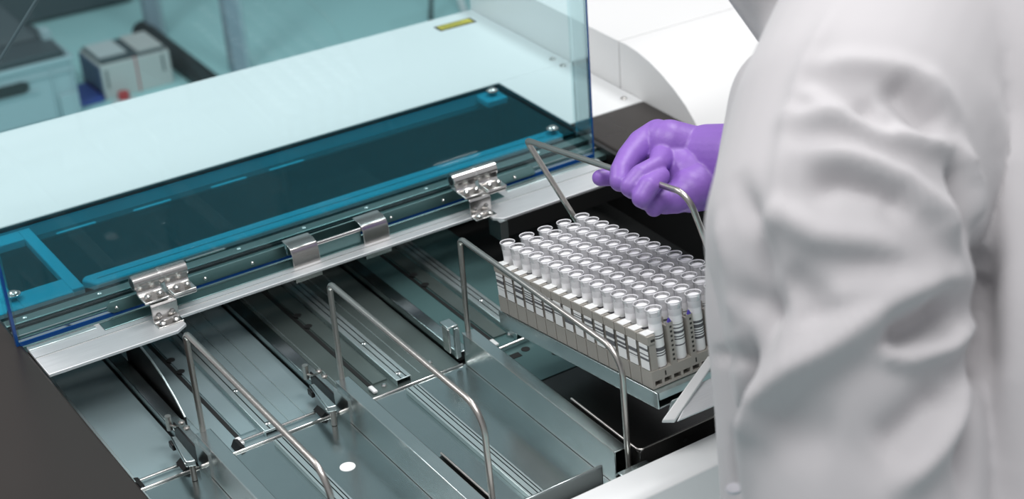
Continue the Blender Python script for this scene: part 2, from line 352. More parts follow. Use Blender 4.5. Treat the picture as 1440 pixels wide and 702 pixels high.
cv = B(.30, 1.0732, 1.662, 1.849, -.005, -.0015).build('recess_cover', 'cover', AN)
for x, y in ((.383, 1.691), (1.048, 1.682), (1.0525, 1.832)):
    s = MB(); s.cyl((x, y, -.0015), (x, y, 0), .0075, 20); s.ball((x, y, 0), .0062, .55); s.build('dome_bolt', 'polished', cv, smooth=True)

# ---------------------------------------------------------------- teal hood, standing open
HD = thing('teal_hood', 'transparent teal acrylic safety hood standing upright behind the steel ledge', 'hood', (.70, 1.585, -.002))
B(.3530, 1.0405, 1.582, 1.586, .0037, .44).build('front_sheet', 'hood', HD)
B(1.0375, 1.0405, 1.5865, 1.617, -.002, .44).build('side_flange', 'hoodside', HD)
B(.3530, .3560, 1.5865, 1.617, -.002, .44).build('side_flange', 'hoodside', HD)
B(1.0406, 1.0426, 1.5815, 1.5865, -.002, .44).build('cut_edge', 'hoodedge', HD)
B(.3500, .3529, 1.5815, 1.5865, -.002, .44).build('cut_edge', 'hoodedge', HD)
B(.3530, 1.0405, 1.5810, 1.5870, -.0010, .0036).build('cut_edge', 'hoodedge', HD)
for a, b in ((.4425, .640), (.748, .957)):
    poly = [(a + .006, .0028), (b - .002, .0028), (b, .004), (b - .002, .0165 if b < .7 else .012), (b - .006, .0165), (a + .004, .0165), (a, .012), (a, .007)]
    s = MB().prism(poly, 'y', 1.5795, 1.5815).build('clamp_strip', 'alu', HD, bevel=.0004)
    for k in ((.452, .547, .600) if a < .6 else (.7658, .8327, .928)):
        screw(s, k, 1.5795, .0085, .0021, .0022, 'polished', 'rivet', (0, -1, 0))
B(.640, .748, 1.5790, 1.5805, .003, .020).build('grip_plate', 'alu', HD, bevel=.001)
for a in (.635, .719):
    b = a + .031
    c = MB().sheet([(1.5785, .0225), (1.5655, .0225), (1.5595, .0200), (1.5560, .0145), (1.5545, -.0165), (1.5605, -.0180)][::-1], 'x', a, b, .0014)
    c.build('grip_clip', 'hinge', HD, bevel=.0005)
B(.6665, .7185, 1.560, 1.562, -.014, .016).build('grip_window', 'alu', HD)
MB().tube([(.6665, 1.560, .0175), (.7185, 1.560, .0175)], .0022).build('grip_bar', 'hinge', HD, smooth=True)
# hinges
def hinge(x, label):
    t = thing('hinge', label, 'hinge', (x + .016, 1.53, 0), group=None)
    def leaf(xa, xb):
        kn = MB().cyl((xa, 1.566, .0365), (xb, 1.566, .0365), .0080, 24).build('knuckle', 'hinge', t, smooth=True)
        MB().cyl((xa - .0003, 1.566, .0365), (xa + .001, 1.566, .0365), .0052, 20).build('knuckle_bore', 'dark', kn)
        lf = MB().sheet([(1.5585, .0385), (1.5575, .0285), (1.5555, .0262), (1.5375, .0258)], 'x', xa + .001, xb - .001, .0022).build('hinge_leaf', 'hinge', t, bevel=.0008)
        for sx in (xa + .0075, xb - .0075):
            screw(lf, sx, 1.5450, .0278, .0034, .0034, 'polished', 'screw')
    leaf(x, x + .0275); leaf(x + .0300, x + .0565)
    MB().cyl((x + .0275, 1.566, .0365), (x + .0300, 1.566, .0365), .0088, 24).build('knuckle_ring', 'blade', t, smooth=True)
    B(x + .0305, x + .0555, 1.5385, 1.575, .0195, .0235).build('leaf_pad', 'hinge', t, bevel=.001)
    br = MB().sheet([(1.5250, .0012), (1.5360, .0012), (1.5372, .0030), (1.5372, .0190), (1.5395, .0215), (1.5790, .0215)][::-1], 'x', x + .006, x + .033, .0018).build('mounting_bracket', 'hinge', t, bevel=.0006)
    for sx in (x + .0125, x + .0265):
        screw(br, sx, 1.5300, .0018, .0036, .0030); screw(br, sx, 1.5368, .0085, .0026, .0020, 'hinge', 'screw', (0, -1, 0))
    return t
hinge(.467, 'stainless steel hinge at the left end of the steel ledge')
hinge(.8375, 'stainless steel hinge at the right, just behind the lifted tube tray')

# ---------------------------------------------------------------- sample trays
def handle_rod(parent, pts, bend, r=.0029):
    return MB().tube(pts, r, 14, bend).build('handle', 'rod', parent, smooth=True, local=True)
def make_tray(x, label, x_left):
    t = thing('sample_tray', label, 'tray', (x, 1.09, -.070), group='empty sample trays in the bay')
    L = lambda s, *a, **k: s.build(*a, parent=t, **k)
    L(B(x_left, x - .0005, 1.092, 1.3715, -.0710, -.0685), 'tray_floor', 'tray')
    L(B(x_left + .004, x - .002, 1.3708, 1.3732, -.0690, -.0664), 'bright_hem', 'blade', bevel=.0012)
    MB().sheet([(x, -.0685), (x, -.0300), (x + RW, -.0300), (x + RW, -.0560)][::-1], 'y', 1.098, 1.3715, .0016).build('ridge', 'ridge', t, bevel=.0008)
    B(x - .0008, x + .0002, 1.098, 1.371, -.0306, -.0296).build('bright_fold', 'blade', t); B(x - .0016, x - .0004, 1.098, 1.371, -.0685, -.0679).build('bright_fold', 'blade', t)
    gx = x - .0745
    rl = MB().sheet([(gx, -.0685), (gx, -.0640), (gx + .0135, -.0640), (gx + .0135, -.0685)], 'y', 1.094, 1.362, .0010).build('guide_rail', 'rail', t, bevel=.0005)
    for q in (.0015, .0075, .0112): B(gx + q, gx + q + .0011, 1.095, 1.361, -.0640, -.0630).build('rail_bead', 'blade', rl)
    hx = x + .0072
    handle_rod(t, [(hx - x, 1.372 - 1.09, -.052 + .070), (hx - x, 1.372 - 1.09, .0785 + .070), (hx - x, 1.0915 - 1.09, .0775 + .070), (hx - x + .004, 1.0925 - 1.09, -.052 + .070)], [0, .008, .026, 0])
    B(x - .112, x - .020, 1.0880, 1.0915, -.072, -.0300).build('front_plate', 'ridge', t, bevel=.0015)
    return t
def latch(t, x, up=False):
    lt = MB().box(x - .0015, x + .0005, 1.374, 1.430, -.068, -.048).build('latch_plate', 'dark', t, bevel=.0008)
    MB().cyl((x - .0045, 1.432, -.056), (x - .0045, 1.432, -.040), .0030, 16).build('latch_pin', 'rod', lt, smooth=True)
    MB().tube([(x - .0045, 1.430, -.050), (x - .001, 1.424, -.050), (x + .003, 1.412, -.042)], .0011, bend=[0, .003, 0]).build('latch_spring', 'rod', lt, smooth=True)
    for dy in (1.414, 1.402): screw(lt, x + .002, dy, -.042, .0032, .0032, 'rod')
    lv = MB().face_box([(x - .0140, 1.405, -.049), (x - .0085, 1.403, -.049), (x - .0125, 1.347, -.048), (x - .0215, 1.350, -.048),
                        (x - .0140, 1.405, -.0455), (x - .0085, 1.403, -.0455), (x - .0125, 1.347, -.0415), (x - .0215, 1.350, -.0415)])
    lv.build('latch_lever', 'ridge', lt, bevel=.0012)
    MB().box(x - .0165, x - .0125, 1.396, 1.406, -.057, -.050).build('latch_block', 'dark', lt, bevel=.001)
    MB().cyl((x - .014, 1.356, -.068), (x - .014, 1.356, -.050), .0028, 14).build('latch_foot', 'rod', lt, smooth=True)
    B(x - .0016, x, 1.345, 1.376, -.068, -.040).build('latch_web', 'polished', lt)
t1 = make_tray(.4410, 'leftmost steel sample tray beside the dark side panel, wire handle up', .357); latch(t1, .441)
t2 = make_tray(.5860, 'middle empty steel tray with a small white round sticker on its floor', R_[1] + RW + .003); latch(t2, .586)
t3 = make_tray(.7305, 'empty steel tray next to the lifted tube tray, upright latch at its far end', R_[2] + RW + .003)
MB().cyl((.549, 1.284, -.0685), (.549, 1.284, -.0681), .0075, 28).build('round_sticker', 'cap', t2)
l3 = B(.716, .7285, 1.375, 1.392, -.0230, -.0210).build('latch_top', 'ridge', t3, bevel=.0008)
B(.716, .7185, 1.375, 1.388, -.052, -.0235).build('latch_tongue', 'polished', l3, bevel=.0008); B(.7225, .7285, 1.373, 1.3775, -.060, -.0235).build('latch_tongue', 'ridge', l3, bevel=.0008)

# ---------------------------------------------------------------- lifted tray with racks and tubes
PH = math.radians(8.3)
U = Vector((0, -math.cos(PH), math.sin(PH))); V = Vector((1, 0, 0)); W = Vector((0, math.sin(PH), math.cos(PH)))
C0 = Vector((.765, 1.3404, .0530))
ROT = (-PH, 0, 0); PT = .0180
LT = thing('sample_tray', 'steel tray full of tube racks, lifted at its near end by the gloved hand', 'tray', C0 + W * -.0700, ROT)
k15 = 14.9 * PT
lf = MB(); lf.box(-.006, .128, -k15, .010, 0, .0016); lf.box(-.0065, -.005, -k15, .010, 0, .0165); lf.build('tray_floor', 'ridge', LT, local=True, bevel=.0006)
MB().box(-.0045, .124, -k15 - .0005, .008, .0090, .0160).build('rack_bed', 'rail', LT, local=True)
MB().sheet([(.1255, .0016), (.1255, .040), (.1398, .040), (.1398, .015)][::-1], 'y', -k15, .010, .0016).build('ridge', 'ridge', LT, local=True, bevel=.0006)
fp = MB(); fp.face_box([(-.004, -k15 - .004, -.012), (.128, -k15 - .004, -.012), (.128, -k15 - .0015, .004), (.006, -k15 - .0015, .004),
                        (-.004, -k15 - .006, -.010), (.128, -k15 - .006, -.010), (.128, -k15 - .0035, .006), (.006, -k15 - .0035, .006)])
fp.build('front_lip', 'ridge', LT, local=True, bevel=.0008)
fp = MB(); fp.face_box([(-.016, -k15 - .016, -.004), (-.006, -k15 - .022, -.006), (.060, -k15 - .004, .026), (.052, -k15 - .001, .030),
                        (-.016, -k15 - .018, .000), (-.006, -k15 - .024, -.002), (.060, -k15 - .006, .030), (.052, -k15 - .003, .034)])
fp.build('swing_flap', 'whitewarm', LT, local=True, bevel=.001)
fp = MB(); fp.face_box([(-.004, -k15 - .022, -.006), (.100, -k15 - .026, -.006), (.100, -k15 - .006, .012), (.030, -k15 - .006, .012),
                        (-.004, -k15 - .024, -.004), (.100, -k15 - .028, -.004), (.100, -k15 - .008, .014), (.030, -k15 - .008, .014)])
fp.build('flap_web', 'steel', LT, local=True, bevel=.001)
hz = .070
MB().tube([(.134, .9 * PT, .012), (.0584, .9 * PT, .1121 + hz), (.0600, -14.2 * PT, .1165 + hz), (.108, -14.3 * PT, .012)], .0030, 14, [0, .006, .017, 0]).build('handle', 'rod', LT, local=True, smooth=True)

# one rack, thirteen millimetre tubes
ORD = ['farthest', 'second', 'third', 'fourth', 'fifth', 'sixth', 'seventh', 'eighth', 'ninth', 'tenth', 'eleventh', 'twelfth', 'thirteenth', 'fourteenth', 'nearest']
TV = [.0109, .0338, .0562, .0786, .1012]
def make_rack(loc, label):
    t = thing('tube_rack', label, 'rack', loc, ROT, 'tube racks on the lifted tray')
    b = MB(); h = .0084
    b.box(-.0045, .1130, -h, h, .0, .0022); b.box(-.0045, .1130, -h, h, .0070, .0165)
    for x in [-.0045] + [.006 + .0107 * i for i in range(10)]: b.box(x, x + .0028, -h, h, .0022, .0070)
    b.build('rack_base', 'rack', t, local=True)
    e = MB(); e.box(-.0045, .0040, -h, h, .0165, .0175); e.box(-.0045, .0040, -h, h, .0440, .0520); e.box(-.0030, .0040, -h + .0008, h - .0008, .0175, .0440)
    ep = e.build('end_plate', 'rack', t, local=True)
    MB().box(-.0040, .0062, -h + .0032, h - .0032, .0520, .0532).build('white_cap', 'cap', ep, local=True, bevel=.0006)
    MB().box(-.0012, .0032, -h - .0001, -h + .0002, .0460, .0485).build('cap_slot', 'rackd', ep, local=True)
    MB().box(-.00475, -.0042, -h + .0020, h - .0020, .0185, .0435).build('barcode_label', 'rlabel', ep, local=True)
    for q in (.0185, .0410, .0634, .0858, .1090):
        st = MB(); 
        st.box(q, q + .0062 if q < .1 else q + .004, -h, -h + .0022, .0165, .0585); st.box(q, q + .0062 if q < .1 else q + .004, h - .0022, h, .0165, .0585); st.box(q + .001, q + .0035, -h + .002, h - .002, .0165, .054)
        so = st.build('divider_post', 'rack', t, local=True)
        if q < .1:
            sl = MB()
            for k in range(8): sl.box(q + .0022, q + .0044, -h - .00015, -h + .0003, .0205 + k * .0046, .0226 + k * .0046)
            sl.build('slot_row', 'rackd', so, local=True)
            MB().prism([(q + .001, .0585), (q + .0052, .0585), (q + .0031, .0625)], 'y', -h, -h + .002).build('violet_pointer', 'blue', so, local=True)
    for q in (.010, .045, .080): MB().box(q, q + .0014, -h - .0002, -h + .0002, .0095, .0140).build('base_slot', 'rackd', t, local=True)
    return t
def make_tube(loc, label):
    t = thing('sample_tube', label, 'tube', loc, ROT, 'open sample tubes in the racks')
    MB().lathe([(.0018, .004), (.0052, .008), (.0058, .012), (.0063, .0560), (.0062, .0620), (.0062, .0705), (.0057, .0712), (.0054, .0702)], n=16).build('tube_body', 'tube', t, local=True, smooth=True)
    MB().lathe([(.0050, .0575), (.0066, .0610), (.0070, .0665), (.0077, .0730), (.0070, .0732), (.0063, .0668), (.0046, .0625)], n=20, caps=False).build('flared_rim', 'cup', t, local=True, smooth=True)
    MB().lathe([(.0076, .0726), (.0079, .0732), (.0076, .0738), (.0071, .0734), (.0072, .0728)], n=20, caps=False).build('rim_ring', 'inner', t, local=True, smooth=True)
    MB().lathe([(.0065, .0175), (.0065, .0545)], n=18, caps=False).build('barcode_label', 'tlabel', t, local=True, smooth=True)
    return t
proto_r = proto_t = None
for k in range(15):
    base = C0 + U * (PT * k) + W * -.0530
    rl = '%s grey rack of five tubes from the lifted tray\'s far end' % ORD[k] if 0 < k < 14 else ('grey rack of five tubes at the far end of the lifted tray' if k == 0 else 'grey tube rack at the near end of the lifted tray, slotted side in view')
    if proto_r is None: proto_r = r = make_rack(base, rl)
    else: r = copy_tree(proto_r); r.location = base
    r['label'] = rl
    for j in range(5):
        p = base + V * (TV[j] + random.uniform(-.0003, .0003))
        side = ['leftmost', 'second', 'middle', 'fourth', 'rightmost'][j]
        tl = 'open white tube, %s from the left in the %s' % (side, 'rack at the far end' if k == 0 else ('nearest rack of the tray' if k == 14 else ORD[k] + ' rack from the far end'))
        tl = tl.replace('leftmost from the left', 'leftmost').replace('rightmost from the left', 'rightmost').replace('middle from the left', 'middle one')
        if proto_t is None: proto_t = tt = make_tube(p, tl)
        else: tt = copy_tree(proto_t)
        tt.location = p; tt.rotation_euler = (-PH, 0, 0); tt['label'] = tl
        for ch in tt.children: ch.rotation_euler = (0, 0, random.uniform(0, 6.28)) if ch.name.startswith('barcode') else (0, 0, 0)

# ---------------------------------------------------------------- person
HEAD_DATA = [[0.9693, 1.0287, 0.558, 0.09], [0.9465, 0.9551, 0.4264, 0.06]]
COAT_DATA = {'arm': [[0.8115, 0.8315, 0.4291, 0.094], [0.7313, 0.778, 0.4072, 0.092], [0.6746, 0.7368, 0.367, 0.09], [0.6541, 0.708, 0.3232, 0.08], [0.6419, 0.6755, 0.2625, 0.078], [0.6215, 0.6409, 0.1896, 0.08]], 'forearm': [[0.6635, 0.7298, 0.2817, 0.06], [0.7606, 0.8882, 0.244, 0.054], [0.858, 1.0337, 0.2297, 0.043], [0.8925, 1.0835, 0.2153, 0.039]], 'front': [[0.8272, 0.9597, 0.339, 0.055], [0.759, 0.9064, 0.2683, 0.053], [0.7407, 0.8839, 0.215, 0.053], [0.7276, 0.8538, 0.1569, 0.055], [0.7008, 0.8077, 0.0601, 0.056]], 'torso': [[0.9272, 0.8529, 0.4246, 0.14], [0.8911, 0.7394, 0.3458, 0.125], [0.8382, 0.6618, 0.2576, 0.125], [0.7826, 0.5876, 0.1294, 0.135]], 'torso2': [[0.9551, 0.9995, 0.3746, 0.1], [0.9401, 0.8971, 0.2313, 0.12], [0.868, 0.8084, 0.0219, 0.13]], 'chest': [[0.8938, 1.0532, 0.4239, 0.052], [0.8901, 1.0271, 0.3822, 0.04], [0.879, 0.994, 0.3637, 0.042]], 'chest2': [[0.8777, 1.0832, 0.4069, 0.028], [0.8765, 1.0515, 0.3808, 0.024], [0.8793, 1.0213, 0.3614, 0.026]], 'collar': [[0.9677, 0.94, 0.4288, 0.075], [0.9402, 0.9953, 0.4352, 0.07], [0.9007, 1.0477, 0.4238, 0.045]]}
HAND_DATA = {'back': [[0.9224, 1.176, 0.1839, 0.029], [0.9042, 1.1924, 0.1866, 0.0275], [0.8815, 1.2067, 0.2003, 0.0235], [0.8775, 1.2144, 0.2025, 0.019]], 'palm': [[0.9052, 1.1655, 0.1806, 0.028], [0.8799, 1.1723, 0.1781, 0.026], [0.8741, 1.1901, 0.1847, 0.022]], 'heel': [[0.888, 1.1547, 0.1766, 0.026], [0.8655, 1.1535, 0.1765, 0.021], [0.8475, 1.1523, 0.1752, 0.015], [0.8378, 1.1562, 0.1739, 0.013]], 'index': [[0.88, 1.2234, 0.2037, 0.0158], [0.8606, 1.2222, 0.2008, 0.0145], [0.8382, 1.2125, 0.1968, 0.0122], [0.82, 1.2007, 0.1926, 0.0104], [0.8124, 1.1918, 0.1879, 0.0098]], 'middle': [[0.8892, 1.2189, 0.1868, 0.018], [0.8426, 1.1727, 0.2031, 0.009], [0.8187, 1.1672, 0.2014, 0.0103], [0.8063, 1.1661, 0.1941, 0.0098], [0.8231, 1.186, 0.1792, 0.01]], 'ring': [[0.8386, 1.1626, 0.1966, 0.0084], [0.8157, 1.1506, 0.1972, 0.0101], [0.8063, 1.1486, 0.1898, 0.0096], [0.8242, 1.1675, 0.1747, 0.0098]], 'pinky': [[0.8425, 1.154, 0.1761, 0.012], [0.8281, 1.1543, 0.1768, 0.0108], [0.8237, 1.1542, 0.1717, 0.0085]], 'thumb': [[0.8746, 1.2414, 0.1712, 0.014], [0.8544, 1.2441, 0.1626, 0.011], [0.8375, 1.2445, 0.1647, 0.009], [0.8272, 1.2464, 0.1661, 0.0082]]}
CUFF_DATA = [[0.9085, 1.1808, 0.1854, 0.034], [0.9155, 1.1396, 0.1967, 0.036]]
BTN_DATA = [0.6149, 0.7753, 0.1664]
def remesh(o, vox, smooth_it, fac=.5):
    rm = o.modifiers.new('remesh', 'REMESH'); rm.mode = 'VOXEL'; rm.voxel_size = vox; rm.use_smooth_shade = True
    sm = o.modifiers.new('smooth', 'SMOOTH'); sm.factor = fac; sm.iterations = smooth_it
    dg = bpy.context.evaluated_depsgraph_get(); me = bpy.data.meshes.new_from_object(o.evaluated_get(dg))
    o.modifiers.clear(); o.data = me
    for p in me.polygons: p.use_smooth = True
def chain(s, L):
    for a, b in zip(L, L[1:]): s.capsule(a[:3], b[:3], a[3], b[3], 32, 8)
PE = thing('person', 'person in a white laboratory coat and violet glove reaching over to hold the tray handle', 'person', (1.05, .62, -.9))
cm = MB()
for k in COAT_DATA: chain(cm, COAT_DATA[k])
coat = cm.build('laboratory_coat', 'coat', PE); remesh(coat, .0045, 9)
me = coat.data; n = len(me.vertices); co = np.empty(n * 3); me.vertices.foreach_get('co', co); co = co.reshape(-1, 3)
nr = np.empty(n * 3); me.vertices.foreach_get('normal', nr); nr = nr.reshape(-1, 3)
po = np.array(origin(PE)); disp = np.zeros(n)
